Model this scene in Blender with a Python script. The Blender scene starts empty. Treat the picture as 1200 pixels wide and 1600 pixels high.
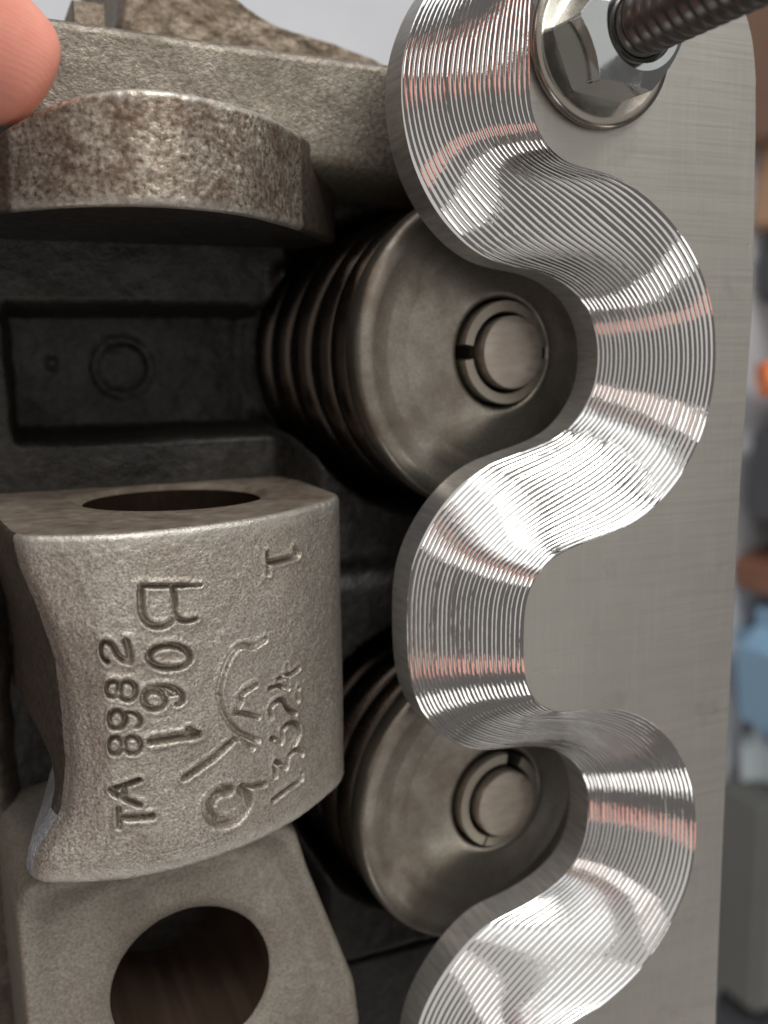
# Close-up of a machined aluminium plate with a stepped, wavy bevel bolted over a cylinder head.
# All coordinates below are millimetres in the plate's own frame (plate top face = z 0); meshes are written in metres.
import bpy, bmesh, math, random
import numpy as np
from mathutils import Matrix, Vector
from mathutils.geometry import tessellate_polygon

S = 0.001
scene = bpy.context.scene
col = scene.collection
random.seed(7)
rng = np.random.default_rng(7)

# ------------------------------------------------------------------ camera
cd = bpy.data.cameras.new('camera'); cam = bpy.data.objects.new('camera', cd); col.objects.link(cam)
CAM_R = Matrix(((0.91741383, 0.07319601, -0.39114475), (-0.01145288, 0.98738705, 0.15791023), (0.39776966, -0.14038929, 0.90668084)))
cam.matrix_world = Matrix.Translation((0, 0, 116.962*S)) @ CAM_R.to_4x4()
cd.sensor_width = 36; cd.lens = 1550*36/1600
cd.clip_start = 0.005; cd.clip_end = 20
cd.dof.use_dof = True; cd.dof.focus_distance = 0.1325; cd.dof.aperture_fstop = 16
scene.camera = cam

# ------------------------------------------------------------------ world, lamps, exposure
w = bpy.data.worlds.new('World'); scene.world = w; w.use_nodes = True
bg = w.node_tree.nodes['Background']; bg.inputs[0].default_value = (1.0, .93, .89, 1); bg.inputs[1].default_value = 0.13
def area(name, az, el, dist, sx, sy, power, colour):
    l = bpy.data.lights.new(name, 'AREA'); l.shape = 'RECTANGLE'; l.size = sx; l.size_y = sy
    l.energy = power; l.color = colour
    o = bpy.data.objects.new(name, l); col.objects.link(o)
    a, e = math.radians(az), math.radians(el)
    tgt = Vector((.075, -.03, -.01)); d = Vector((math.cos(e)*math.cos(a), math.cos(e)*math.sin(a), math.sin(e)))
    o.location = tgt + d*dist; o.rotation_euler = d.to_track_quat('Z', 'Y').to_euler()
    return o
area('window_light', 84, 16, 1.1, 1.75, 1.0, 8.5, (.97, .985, 1.0))
area('added_overhead_fill', 80, 86, 1.15, 2.3, 2.1, 7.5, (1.0, .98, .94))  # unseen overhead panel added to put a bright line on every groove
area('added_key', 78, 40, 1.2, .5, .4, 9.0, (1.0, .98, .94))  # unseen directional key added to shade the cut letters
area('added_left_fill', 146, 20, 1.1, .26, .45, .75, (1.0, .92, .88))  # unseen warm fill added for pale bands on the bevel
area('added_pink_fill', 209, 14, 1.1, .20, .45, .22, (1.0, .42, .33))  # unseen reddish fill added for the pink bands on the bevel
area('side_window_light', 238, 18, 1.1, .32, .40, .85, (1.0, .98, .95))
area('added_far_fill', 312, 12, 1.1, .26, .4, .6, (1.0, .96, .92))  # unseen fill added for reflections in the bevel
vs = scene.view_settings; vs.view_transform = 'Standard'; vs.look = 'None'; vs.exposure = 0.12; vs.gamma = 1
vs.use_curve_mapping = False
scene.render.engine = 'CYCLES'; scene.cycles.max_bounces = 6; scene.cycles.glossy_bounces = 4

# ------------------------------------------------------------------ traced profile data (mm)
RAMP_TOP=[(72.89,50.35),(72.75,49.26),(72.61,48.15),(72.46,47.01),(72.31,45.84),(72.17,44.63),(72.06,43.40),(71.97,42.16),(71.88,40.93),(71.82,39.70),(71.76,38.50),(71.73,37.32),(71.72,36.16),(71.72,35.03),(71.75,33.94),(71.83,32.90),(71.98,31.90),(72.21,30.95),(72.51,30.06),(72.88,29.23),(73.32,28.46),(73.82,27.76),(74.39,27.10),(75.04,26.51),(75.80,25.96),(76.68,25.48),(77.68,25.07),(78.79,24.75),(80.00,24.50),(81.28,24.29),(82.62,24.09),(84.01,23.85),(85.45,23.50),(86.90,23.03),(88.38,22.43),(89.84,21.67),(91.31,20.80),(92.79,19.82),(94.26,18.76),(95.70,17.59),(97.06,16.30),(98.34,14.92),(99.52,13.43),(100.58,11.86),(101.50,10.21),(102.28,8.49),(102.95,6.74),(103.51,4.95),(103.89,3.13),(104.11,1.29),(104.25,-0.56),(104.28,-2.41),(104.18,-4.26),(103.96,-6.11),(103.60,-7.95),(103.11,-9.77),(102.53,-11.56),(101.79,-13.30),(100.88,-14.96),(99.89,-16.57),(98.80,-18.12),(97.55,-19.55),(96.21,-20.90),(94.80,-22.14),(93.30,-23.18),(91.76,-24.04),(90.23,-24.78),(88.73,-25.38),(87.24,-25.84),(85.79,-26.21),(84.38,-26.55),(83.01,-26.86),(81.68,-27.16),(80.41,-27.47),(79.20,-27.83),(78.07,-28.23),(77.03,-28.68),(76.10,-29.20),(75.29,-29.77),(74.59,-30.40),(73.99,-31.07),(73.47,-31.77),(73.01,-32.53),(72.63,-33.35),(72.32,-34.23),(72.09,-35.19),(71.93,-36.21),(71.84,-37.30),(71.79,-38.43),(71.77,-39.59),(71.76,-40.76),(71.78,-41.92),(71.81,-43.06),(71.89,-44.15),(72.03,-45.18),(72.24,-46.14),(72.51,-47.00),(72.83,-47.78),(73.20,-48.49),(73.64,-49.14),(74.14,-49.73),(74.74,-50.29),(75.45,-50.83),(76.29,-51.31),(77.27,-51.71),(78.37,-51.98),(79.59,-52.11),(80.90,-52.17),(82.29,-52.22),(83.75,-52.32),(85.27,-52.50),(86.85,-52.79),(88.46,-53.21),(90.10,-53.80),(91.72,-54.55),(93.32,-55.46),(94.84,-56.53),(96.29,-57.73),(97.64,-59.04),(98.89,-60.46),(100.02,-61.98),(101.03,-63.58),(101.91,-65.25),(102.64,-66.99),(103.20,-68.77),(103.61,-70.57),(103.90,-72.37),(104.09,-74.16),(104.17,-75.95),(104.18,-77.74),(104.09,-79.54),(103.86,-81.34),(103.50,-83.14),(103.01,-84.94),(102.30,-86.69),(101.41,-88.37),(100.43,-90.01),(99.36,-91.59),(98.23,-93.11),(97.02,-94.55),(95.75,-95.89),(94.43,-97.11),(93.05,-98.17),(91.66,-99.10),(90.27,-99.92),(88.89,-100.66),(87.53,-101.31),(86.19,-101.89),(84.87,-102.37),(83.58,-102.78),(82.33,-103.17),(81.13,-103.55),(80.02,-103.94),(79.02,-104.38),(78.16,-104.87),(77.45,-105.42),(76.87,-106.01),(76.41,-106.63),(76.03,-107.29),(75.72,-108.01),(75.47,-108.80),(75.28,-109.66),(75.13,-110.58),(75.03,-111.54),(74.98,-112.51),(74.96,-113.47),(74.97,-114.38),(74.98,-115.21),(74.99,-115.96),(75.00,-116.66)]
RAMP_LOW=[(68.71,54.26),(67.34,52.91),(66.02,51.54),(64.81,50.15),(63.72,48.73),(62.76,47.28),(61.95,45.79),(61.25,44.27),(60.63,42.72),(60.12,41.13),(59.73,39.50),(59.47,37.82),(59.36,36.11),(59.38,34.36),(59.52,32.58),(59.77,30.78),(60.15,28.96),(60.67,27.13),(61.35,25.32),(62.19,23.55),(63.19,21.82),(64.33,20.18),(65.61,18.63),(67.01,17.23),(68.50,15.98),(70.04,14.92),(71.62,14.06),(73.21,13.41),(74.79,12.95),(76.33,12.63),(77.83,12.38),(79.27,12.17),(80.65,11.94),(81.97,11.66),(83.20,11.31),(84.36,10.90),(85.43,10.43),(86.41,9.92),(87.30,9.35),(88.13,8.75),(88.88,8.10),(89.57,7.39),(90.19,6.63),(90.73,5.82),(91.21,4.97),(91.63,4.07),(91.97,3.14),(92.25,2.18),(92.44,1.18),(92.56,0.17),(92.60,-0.85),(92.59,-1.87),(92.50,-2.89),(92.35,-3.88),(92.12,-4.86),(91.82,-5.80),(91.43,-6.71),(90.98,-7.58),(90.47,-8.42),(89.90,-9.22),(89.29,-9.98),(88.62,-10.69),(87.91,-11.35),(87.13,-11.97),(86.26,-12.55),(85.29,-13.09),(84.22,-13.57),(83.04,-14.01),(81.79,-14.41),(80.47,-14.79),(79.10,-15.15),(77.67,-15.52),(76.21,-15.91),(74.71,-16.34),(73.18,-16.86),(71.66,-17.55),(70.14,-18.41),(68.65,-19.44),(67.21,-20.64),(65.83,-22.01),(64.55,-23.51),(63.37,-25.12),(62.33,-26.81),(61.44,-28.57),(60.73,-30.37),(60.23,-32.19),(59.91,-34.00),(59.72,-35.77),(59.63,-37.51),(59.60,-39.22),(59.59,-40.92),(59.62,-42.63),(59.68,-44.37),(59.80,-46.14),(60.03,-47.96),(60.42,-49.81),(61.02,-51.69),(61.86,-53.53),(62.95,-55.29),(64.27,-56.92),(65.79,-58.36),(67.44,-59.58),(69.19,-60.53),(70.98,-61.20),(72.74,-61.66),(74.45,-61.95),(76.09,-62.13),(77.65,-62.26),(79.13,-62.38),(80.53,-62.54),(81.86,-62.74),(83.10,-63.01),(84.25,-63.35),(85.30,-63.77),(86.27,-64.25),(87.16,-64.79),(87.98,-65.37),(88.75,-66.00),(89.46,-66.68),(90.11,-67.42),(90.69,-68.21),(91.20,-69.05),(91.63,-69.93),(91.99,-70.85),(92.27,-71.81),(92.48,-72.82),(92.61,-73.87),(92.68,-74.93),(92.70,-76.02),(92.68,-77.10),(92.61,-78.17),(92.48,-79.22),(92.29,-80.23),(92.02,-81.20),(91.69,-82.13),(91.28,-83.02),(90.80,-83.85),(90.24,-84.63),(89.60,-85.37),(88.88,-86.06),(88.08,-86.71),(87.19,-87.33),(86.22,-87.91),(85.15,-88.46),(83.99,-88.97),(82.76,-89.44),(81.46,-89.87),(80.09,-90.24),(78.65,-90.57),(77.16,-90.86),(75.62,-91.16),(74.06,-91.58),(72.50,-92.23),(70.96,-93.14),(69.44,-94.26),(67.96,-95.56),(66.51,-97.01),(65.14,-98.60),(63.88,-100.30),(62.77,-102.07),(61.82,-103.89),(61.09,-105.75),(60.56,-107.62),(60.20,-109.50),(59.97,-111.38),(59.86,-113.29),(59.82,-115.26),(59.90,-117.30),(60.06,-119.42),(60.25,-121.59)]
OUTER=[(101.57,54.04),(104.49,52.61),(106.12,50.47),(107.42,48.10),(109.05,44.53),(110.04,40.22),(110.44,35.71),(111.01,22.80),(111.55,8.07),(111.10,-9.09),(110.77,-24.84),(110.67,-45.28),(110.57,-66.60),(110.60,-88.86),(110.77,-112.18),(110.69,-129.08)]
STROKES=[
([(37.50,-26.44),(37.55,-27.80),(37.41,-29.14)],0.50,0.70),
([(37.78,-27.71),(38.22,-27.75),(38.66,-27.79),(39.11,-27.83),(39.57,-27.84),(40.10,-27.85),(40.71,-27.86),(41.30,-27.86),(41.80,-27.85),(42.21,-27.85),(42.57,-27.84),(42.83,-27.80),(42.97,-27.71),(42.93,-27.53),(42.75,-27.30),(42.51,-27.04),(42.30,-26.79)],0.55,0.80),
([(19.81,-28.03),(23.60,-28.46),(25.43,-28.69)],0.42,0.70),
([(25.43,-28.69),(27.29,-28.90)],0.30,0.40),
([(19.74,-28.07),(19.70,-28.61),(19.67,-29.15),(19.64,-29.68),(19.63,-30.19),(19.63,-30.68),(19.65,-31.15),(19.69,-31.58),(19.78,-31.97),(19.95,-32.32),(20.16,-32.62),(20.40,-32.88),(20.65,-33.09),(20.91,-33.26),(21.18,-33.37),(21.46,-33.44),(21.74,-33.48),(22.03,-33.48),(22.32,-33.43),(22.61,-33.35),(22.86,-33.23),(23.08,-33.10),(23.27,-32.94),(23.44,-32.73),(23.57,-32.45),(23.66,-32.09),(23.71,-31.65),(23.74,-31.18),(23.76,-30.70),(23.76,-30.20),(23.75,-29.69),(23.74,-29.17),(23.72,-28.65)],0.50,0.75),
([(23.82,-32.11),(23.96,-32.35),(24.10,-32.59),(24.25,-32.81),(24.44,-32.99),(24.67,-33.12),(24.94,-33.21),(25.22,-33.27),(25.48,-33.31),(25.73,-33.32),(25.96,-33.29),(26.19,-33.25),(26.43,-33.22)],0.40,0.60),
([(25.54,-38.09),(25.32,-38.60),(24.76,-38.96),(23.93,-39.12),(22.96,-39.07),(22.01,-38.88),(21.17,-38.52),(20.56,-38.03),(20.24,-37.48),(20.27,-36.93),(20.63,-36.47),(21.29,-36.15),(22.14,-36.02),(23.10,-36.10),(24.06,-36.44),(24.85,-36.93),(25.37,-37.51),(25.54,-38.09)],0.50,0.75),
([(19.23,-42.22),(19.34,-42.04),(19.45,-41.85),(19.56,-41.67),(19.71,-41.52),(19.87,-41.40),(20.06,-41.31),(20.27,-41.24),(20.51,-41.20),(20.78,-41.18),(21.09,-41.18),(21.41,-41.21),(21.74,-41.27),(22.11,-41.37),(22.50,-41.50),(22.88,-41.66),(23.23,-41.85),(23.53,-42.07),(23.79,-42.32),(24.01,-42.57),(24.17,-42.80),(24.26,-43.02),(24.29,-43.24),(24.27,-43.44),(24.21,-43.60),(24.11,-43.71),(23.95,-43.79),(23.77,-43.85),(23.61,-43.91)],0.48,0.70),
([(22.03,-43.09),(21.92,-43.51),(21.64,-43.84),(21.23,-44.05),(20.74,-44.09),(20.25,-43.97),(19.82,-43.71),(19.50,-43.33),(19.34,-42.90),(19.36,-42.46),(19.56,-42.09),(19.91,-41.81),(20.36,-41.69),(20.86,-41.72),(21.33,-41.91),(21.72,-42.23),(21.96,-42.65),(22.03,-43.09)],0.50,0.75),
([(22.09,-41.87),(22.68,-42.62),(23.46,-42.56)],0.30,0.40),
([(20.05,-48.23),(23.46,-48.33),(26.15,-48.62)],0.70,0.80),
([(26.15,-48.62),(24.89,-47.57)],0.50,0.60),
([(15.19,-37.30),(14.97,-37.11),(14.74,-36.93),(14.52,-36.73),(14.37,-36.51),(14.29,-36.24),(14.25,-35.93),(14.27,-35.63),(14.32,-35.37),(14.43,-35.16),(14.60,-34.98),(14.79,-34.84),(14.99,-34.77),(15.19,-34.78),(15.41,-34.86),(15.63,-35.00),(15.82,-35.18),(15.98,-35.42),(16.11,-35.73),(16.24,-36.06),(16.39,-36.35),(16.54,-36.60),(16.71,-36.83),(16.88,-37.04),(17.06,-37.20),(17.25,-37.32),(17.46,-37.40),(17.67,-37.45),(17.89,-37.52)],0.45,0.70),
([(17.89,-37.52),(17.88,-36.30),(17.56,-34.86)],0.55,0.70),
([(16.58,-40.92),(16.49,-41.26),(16.29,-41.53),(16.01,-41.73),(15.68,-41.81),(15.35,-41.77),(15.06,-41.59),(14.85,-41.32),(14.75,-40.98),(14.76,-40.63),(14.90,-40.30),(15.14,-40.05),(15.45,-39.90),(15.78,-39.88),(16.10,-39.99),(16.36,-40.23),(16.53,-40.56),(16.58,-40.92)],0.42,0.65),
([(18.44,-41.40),(18.35,-41.82),(18.12,-42.16),(17.80,-42.37),(17.42,-42.43),(17.03,-42.33),(16.70,-42.09),(16.45,-41.73),(16.33,-41.31),(16.36,-40.88),(16.52,-40.50),(16.79,-40.22),(17.15,-40.08),(17.54,-40.09),(17.91,-40.27),(18.20,-40.57),(18.39,-40.97),(18.44,-41.40)],0.42,0.65),
([(16.95,-44.97),(16.85,-45.37),(16.63,-45.69),(16.31,-45.89),(15.94,-45.97),(15.57,-45.92),(15.25,-45.72),(15.02,-45.40),(14.91,-45.00),(14.93,-44.59),(15.08,-44.20),(15.34,-43.91),(15.68,-43.74),(16.05,-43.71),(16.41,-43.87),(16.71,-44.17),(16.90,-44.55),(16.95,-44.97)],0.45,0.75),
([(17.24,-44.06),(17.48,-44.11),(17.74,-44.16),(17.98,-44.22),(18.20,-44.32),(18.39,-44.47),(18.56,-44.67),(18.70,-44.89),(18.79,-45.09),(18.82,-45.29),(18.79,-45.50),(18.73,-45.70),(18.66,-45.85),(18.58,-45.95),(18.47,-46.01),(18.36,-46.05),(18.25,-46.10)],0.36,0.60),
([(16.48,-48.27),(16.40,-48.66),(16.19,-48.96),(15.91,-49.19),(15.58,-49.29),(15.25,-49.24),(14.95,-49.04),(14.74,-48.74),(14.64,-48.36),(14.66,-47.95),(14.80,-47.59),(15.04,-47.30),(15.35,-47.14),(15.69,-47.11),(16.01,-47.24),(16.27,-47.50),(16.44,-47.87),(16.48,-48.27)],0.42,0.65),
([(18.70,-48.58),(18.60,-48.96),(18.38,-49.27),(18.06,-49.46),(17.69,-49.50),(17.31,-49.40),(16.98,-49.16),(16.73,-48.82),(16.62,-48.42),(16.64,-48.02),(16.79,-47.67),(17.06,-47.42),(17.42,-47.30),(17.80,-47.33),(18.16,-47.50),(18.46,-47.80),(18.64,-48.17),(18.70,-48.58)],0.42,0.65),
([(18.19,-53.19),(14.33,-54.04),(18.15,-56.52)],0.48,0.75),
([(16.33,-53.58),(16.33,-55.09)],0.42,0.60),
([(15.54,-56.62),(15.53,-59.16)],0.42,0.65),
([(15.76,-57.89),(19.56,-58.34)],0.60,0.75),
([(37.07,-61.47),(39.64,-60.90),(42.40,-60.77)],0.50,0.75),
([(42.40,-60.77),(42.47,-59.99)],0.46,0.70),
([(37.52,-58.19),(37.52,-57.56),(37.49,-56.88),(37.52,-56.32),(37.66,-56.05),(38.01,-56.27),(38.50,-56.84),(39.01,-57.43),(39.40,-57.71),(39.60,-57.52),(39.70,-57.07),(39.79,-56.54),(39.98,-56.16),(40.36,-55.97),(40.85,-55.85),(41.35,-55.81),(41.77,-55.87),(42.05,-56.08),(42.27,-56.40),(42.45,-56.77),(42.65,-57.12)],0.46,0.72),
([(37.06,-52.37),(37.50,-52.76),(37.96,-53.19),(38.38,-53.54),(38.69,-53.65),(38.82,-53.42),(38.83,-52.94),(38.82,-52.40),(38.91,-51.99),(39.14,-51.73),(39.44,-51.54),(39.78,-51.42),(40.15,-51.40),(40.58,-51.49),(41.05,-51.66),(41.49,-51.89),(41.82,-52.18),(42.03,-52.56),(42.17,-53.02),(42.21,-53.50),(42.16,-53.91),(41.97,-54.23),(41.67,-54.50),(41.32,-54.75),(41.00,-55.01)],0.46,0.72),
([(37.17,-49.40),(37.12,-49.06),(37.06,-48.71),(37.03,-48.38),(37.08,-48.09),(37.25,-47.85),(37.50,-47.65),(37.78,-47.49),(38.07,-47.40),(38.35,-47.36),(38.66,-47.38),(38.96,-47.47),(39.23,-47.64),(39.44,-47.94),(39.62,-48.34),(39.80,-48.78),(40.04,-49.17),(40.38,-49.52),(40.76,-49.83),(41.17,-50.14),(41.56,-50.45)],0.46,0.72),
([(42.14,-48.72),(41.95,-47.47),(42.20,-46.98)],0.46,0.70),
([(36.99,-45.19),(38.48,-45.20),(40.34,-46.39)],0.38,0.60),
([(38.51,-44.30),(40.61,-44.39),(42.39,-44.03)],0.45,0.60),
([(40.16,-42.93),(40.34,-46.31)],0.38,0.60),
([(36.44,-38.13),(35.99,-38.29),(35.55,-38.46),(35.11,-38.60),(34.66,-38.65),(34.20,-38.54),(33.73,-38.32),(33.26,-38.12),(32.82,-38.04),(32.40,-38.13),(32.00,-38.32),(31.64,-38.60),(31.31,-38.91),(31.01,-39.27),(30.74,-39.68),(30.48,-40.13),(30.25,-40.58),(30.02,-41.07),(29.81,-41.59),(29.62,-42.10),(29.47,-42.57),(29.34,-43.01),(29.24,-43.44),(29.16,-43.80),(29.12,-44.06),(29.12,-44.13),(29.15,-44.05),(29.20,-43.99),(29.26,-44.10),(29.32,-44.45),(29.38,-44.96),(29.46,-45.53),(29.60,-46.08),(29.80,-46.62),(30.05,-47.17),(30.33,-47.72),(30.66,-48.25),(31.01,-48.77),(31.41,-49.27),(31.84,-49.75),(32.33,-50.21),(32.89,-50.66),(33.51,-51.08),(34.16,-51.48),(34.80,-51.89)],0.50,0.32),
([(29.60,-46.08),(29.85,-46.63),(30.09,-47.18),(30.35,-47.73),(30.66,-48.25),(31.01,-48.77),(31.41,-49.27),(31.84,-49.75),(32.33,-50.21),(32.89,-50.66),(33.51,-51.08),(34.16,-51.48),(34.80,-51.89)],0.50,0.35),
([(24.14,-54.02),(27.65,-52.55),(30.99,-50.68)],0.60,0.60),
([(30.99,-50.68),(32.30,-50.85),(33.96,-52.74)],0.45,0.30),
([(34.77,-44.07),(34.31,-44.16),(33.84,-44.25),(33.39,-44.35),(33.02,-44.47),(32.74,-44.61),(32.51,-44.78),(32.34,-44.95),(32.22,-45.11),(32.22,-45.24),(32.31,-45.35),(32.39,-45.47),(32.36,-45.65),(32.17,-45.91),(31.91,-46.22),(31.61,-46.57),(31.34,-46.91)],0.50,0.45),
([(31.34,-46.91),(33.06,-47.59),(35.08,-48.68)],0.45,0.50),
([(30.14,-57.56),(29.82,-57.48),(29.50,-57.38),(29.18,-57.31),(28.86,-57.32),(28.52,-57.42),(28.16,-57.58),(27.83,-57.80),(27.56,-58.05),(27.34,-58.33),(27.16,-58.67),(27.04,-59.03),(27.02,-59.41),(27.11,-59.82),(27.30,-60.27),(27.56,-60.70),(27.85,-61.07),(28.21,-61.36),(28.62,-61.62),(29.07,-61.81),(29.54,-61.94),(30.04,-61.99),(30.59,-61.98),(31.12,-61.89),(31.58,-61.73),(31.98,-61.47),(32.35,-61.14),(32.65,-60.78),(32.87,-60.43),(32.98,-60.08),(33.00,-59.71),(32.95,-59.34),(32.86,-59.00),(32.71,-58.69),(32.49,-58.39),(32.25,-58.11),(32.03,-57.83)],0.90,0.80),
([(32.02,-57.89),(33.28,-58.02),(35.68,-58.60)],0.55,0.50)]
TIP1=(82.87,-0.13,-22.0)
TIP2=(82.29,-76.71,-22.0)
FINGER_TIP=(14.17,33.62,-24.0)

# ------------------------------------------------------------------ helpers
def tag(o, label=None, cat=None, group=None, kind=None):
    if label: o['label'] = label
    if cat: o['category'] = cat
    if group: o['group'] = group
    if kind: o['kind'] = kind
    return o
def empty(name, loc=(0, 0, 0)):
    o = bpy.data.objects.new(name, None); col.objects.link(o); o.location = [v*S for v in loc]; o.empty_display_size = .01
    return o
def mesh(name, verts, faces, mat, parent=None, smooth=True, sharp=None):
    """verts in mm, world frame; a parented mesh keeps world placement (parents are only translated)"""
    off = np.array(parent_world(parent)) if parent else np.zeros(3)
    v = np.asarray(verts, float)*S - off
    me = bpy.data.meshes.new(name); me.from_pydata([tuple(p) for p in v], [], [tuple(int(i) for i in f) for f in faces]); me.update()
    me.materials.append(mat)
    if smooth:
        me.polygons.foreach_set('use_smooth', [True]*len(me.polygons))
        if sharp is not None:
            me.set_sharp_from_angle(angle=math.radians(sharp))
    o = bpy.data.objects.new(name, me); col.objects.link(o)
    if parent: o.parent = parent
    return o
def parent_world(p):
    v = Vector((0, 0, 0))
    while p is not None:
        v = v + p.location; p = p.parent
    return v
def grid_faces(nu, nv, wrap_v=False, flip=False):
    F = []
    for i in range(nu-1):
        for j in range(nv if wrap_v else nv-1):
            k = (j+1) % nv
            q = (i*nv+j, i*nv+k, (i+1)*nv+k, (i+1)*nv+j)
            F.append(q[::-1] if flip else q)
    return F
def lathe(prof, c, ax, seg=96, closed=False):
    """prof list of (r, h) along axis ax from point c"""
    ax = np.array(ax, float); ax /= np.linalg.norm(ax)
    e1 = np.cross([0, 1, 0], ax); e1 /= np.linalg.norm(e1); e2 = np.cross(ax, e1)
    V = []
    for r, h in prof:
        for k in range(seg):
            a = 2*math.pi*k/seg
            V.append(np.array(c)+ax*h+r*(math.cos(a)*e1+math.sin(a)*e2))
    F = grid_faces(len(prof), seg, True)
    return V, F
def rnoise(x, y, seed=0):
    """value noise, arrays"""
    xi = np.floor(x).astype(int); yi = np.floor(y).astype(int); fx = x-xi; fy = y-yi
    fx = fx*fx*(3-2*fx); fy = fy*fy*(3-2*fy)
    def h(a, b):
        n = (a*374761393 + b*668265263 + seed*1442695041) & 0x7fffffff
        n = ((n ^ (n >> 13))*1274126177) & 0x7fffffff
        return ((n ^ (n >> 16)) & 0xffff)/65535.0
    return (h(xi, yi)*(1-fx)+h(xi+1, yi)*fx)*(1-fy)+(h(xi, yi+1)*(1-fx)+h(xi+1, yi+1)*fx)*fy - .5
def fbm(x, y, oct=3, seed=0):
    s = 0; a = 1
    for o in range(oct):
        s = s + a*rnoise(x*2**o, y*2**o, seed+o); a *= .5
    return s
def spline(P, n):
    P = np.asarray(P, float); t = np.r_[0, np.cumsum(np.linalg.norm(np.diff(P, axis=0), axis=1))]
    s = np.linspace(0, t[-1], n)
    m = np.gradient(P, t, axis=0)
    k = np.clip(np.searchsorted(t, s)-1, 0, len(t)-2); h = (t[k+1]-t[k]); u = (s-t[k])/h
    u = u[:, None]; h = h[:, None]
    return (2*u**3-3*u**2+1)*P[k]+(u**3-2*u**2+u)*h*m[k]+(-2*u**3+3*u**2)*P[k+1]+(u**3-u**2)*h*m[k+1]
def poly_round(P, n, sig=6):
    P = np.asarray(P, float); t = np.r_[0, np.cumsum(np.linalg.norm(np.diff(P, axis=0), axis=1))]; s = np.linspace(0, t[-1], n)
    Q = np.c_[np.interp(s, t, P[:, 0]), np.interp(s, t, P[:, 1])]; k = np.hanning(2*sig+1); k /= k.sum()
    pad = np.r_[np.repeat(Q[:1], sig, 0), Q, np.repeat(Q[-1:], sig, 0)]
    return np.c_[np.convolve(pad[:, 0], k, 'valid'), np.convolve(pad[:, 1], k, 'valid')]
def sstep(a, b, x):
    t = np.clip((x-a)/(b-a), 0, 1); return t*t*(3-2*t)

# ------------------------------------------------------------------ materials
def new_mat(name):
    m = bpy.data.materials.new(name); m.use_nodes = True
    return m, m.node_tree.nodes, m.node_tree.links, m.node_tree.nodes['Principled BSDF']
def coords(N, L, scale=(1000, 1000, 1000), rot=(0, 0, 0)):
    tc = N.new('ShaderNodeTexCoord'); mp = N.new('ShaderNodeMapping'); L.new(tc.outputs['Object'], mp.inputs[0])
    mp.inputs['Scale'].default_value = scale; mp.inputs['Rotation'].default_value = rot
    return mp.outputs[0]
def noise(N, L, vec, scale, detail=3, rough=.55):
    n = N.new('ShaderNodeTexNoise'); L.new(vec, n.inputs['Vector']); n.inputs['Scale'].default_value = scale
    n.inputs['Detail'].default_value = detail; n.inputs['Roughness'].default_value = rough
    return n.outputs['Fac']
def ramp(N, L, fac, stops):
    r = N.new('ShaderNodeValToRGB'); L.new(fac, r.inputs[0]); e = r.color_ramp.elements
    while len(e) < len(stops): e.new(.5)
    for el, (p, c) in zip(e, stops): el.position = p; el.color = (*c, 1) if len(c) == 3 else c
    return r.outputs[0]
def bump(N, L, h, dist, strength=1, prev=None):
    b = N.new('ShaderNodeBump'); L.new(h, b.inputs['Height']); b.inputs['Distance'].default_value = dist*S; b.inputs['Strength'].default_value = strength
    if prev is not None: L.new(prev, b.inputs['Normal'])
    return b.outputs[0]
def mix(N, L, fac, a, b):
    m = N.new('ShaderNodeMix'); m.data_type = 'RGBA'
    L.new(fac, m.inputs[0])
    for s, v in ((6, a), (7, b)):
        if isinstance(v, tuple): m.inputs[s].default_value = (*v, 1)
        else: L.new(v, m.inputs[s])
    return m.outputs[2]
def g(v): return (v, v, v)

def cast_metal(name, dark, light, metallic=.75, rough=.48, grain=1.6, bumpd=.12, rust=None, rust_amt=.5, big=.12, wear_half=None, dark_band=None):
    m, N, L, P = new_mat(name); v = coords(N, L)
    n1 = noise(N, L, v, grain, 4, .6); n2 = noise(N, L, v, big, 4, .6)
    c = ramp(N, L, n1, [(.3, dark), (.7, light)])
    if rust:
        c = mix(N, L, ramp(N, L, n2, [(.5-.12*rust_amt, g(0)), (.5+.2, g(rust_amt))]), c, rust)
    if wear_half or dark_band is not None:
        tc = N.new('ShaderNodeTexCoord'); sp = N.new('ShaderNodeSeparateXYZ'); L.new(tc.outputs['Object'], sp.inputs[0])
        nn_ = noise(N, L, v, .5, 3)
        def mth(op, a, b_):
            q = N.new('ShaderNodeMath'); q.operation = op
            for k, x in enumerate((a, b_)):
                if isinstance(x, (int, float)): q.inputs[k].default_value = x
                else: L.new(x, q.inputs[k])
            return q.outputs[0]
        if wear_half:                                    # rubbed bright edges
            d = mth('ADD', mth('ABSOLUTE', sp.outputs[1], 0), mth('MULTIPLY', nn_, 2.4*S))
            mk = ramp(N, L, mth('DIVIDE', d, (wear_half+1.4)*S), [(.90 if wear_half > 15 else .84, g(0)), (.97, g(.65))])
            c = mix(N, L, mk, c, (.56, .53, .48))
        if dark_band is not None:                            # darker brown towards low x, with a ragged edge
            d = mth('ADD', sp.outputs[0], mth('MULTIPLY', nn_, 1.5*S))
            mk = ramp(N, L, mth('MULTIPLY', mth('SUBTRACT', dark_band*S, d), 900), [(.2, g(0)), (.8, g(.8))])
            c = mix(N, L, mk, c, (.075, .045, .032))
    L.new(c, P.inputs['Base Color']); P.inputs['Metallic'].default_value = metallic
    L.new(ramp(N, L, n2, [(.3, g(rough-.08)), (.7, g(rough+.12))]), P.inputs['Roughness'])
    b = bump(N, L, n1, bumpd, .9); n3 = noise(N, L, v, grain*2.6, 2)
    L.new(bump(N, L, n3, bumpd*.4, .8, b), P.inputs['Normal'])
    return m

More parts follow.
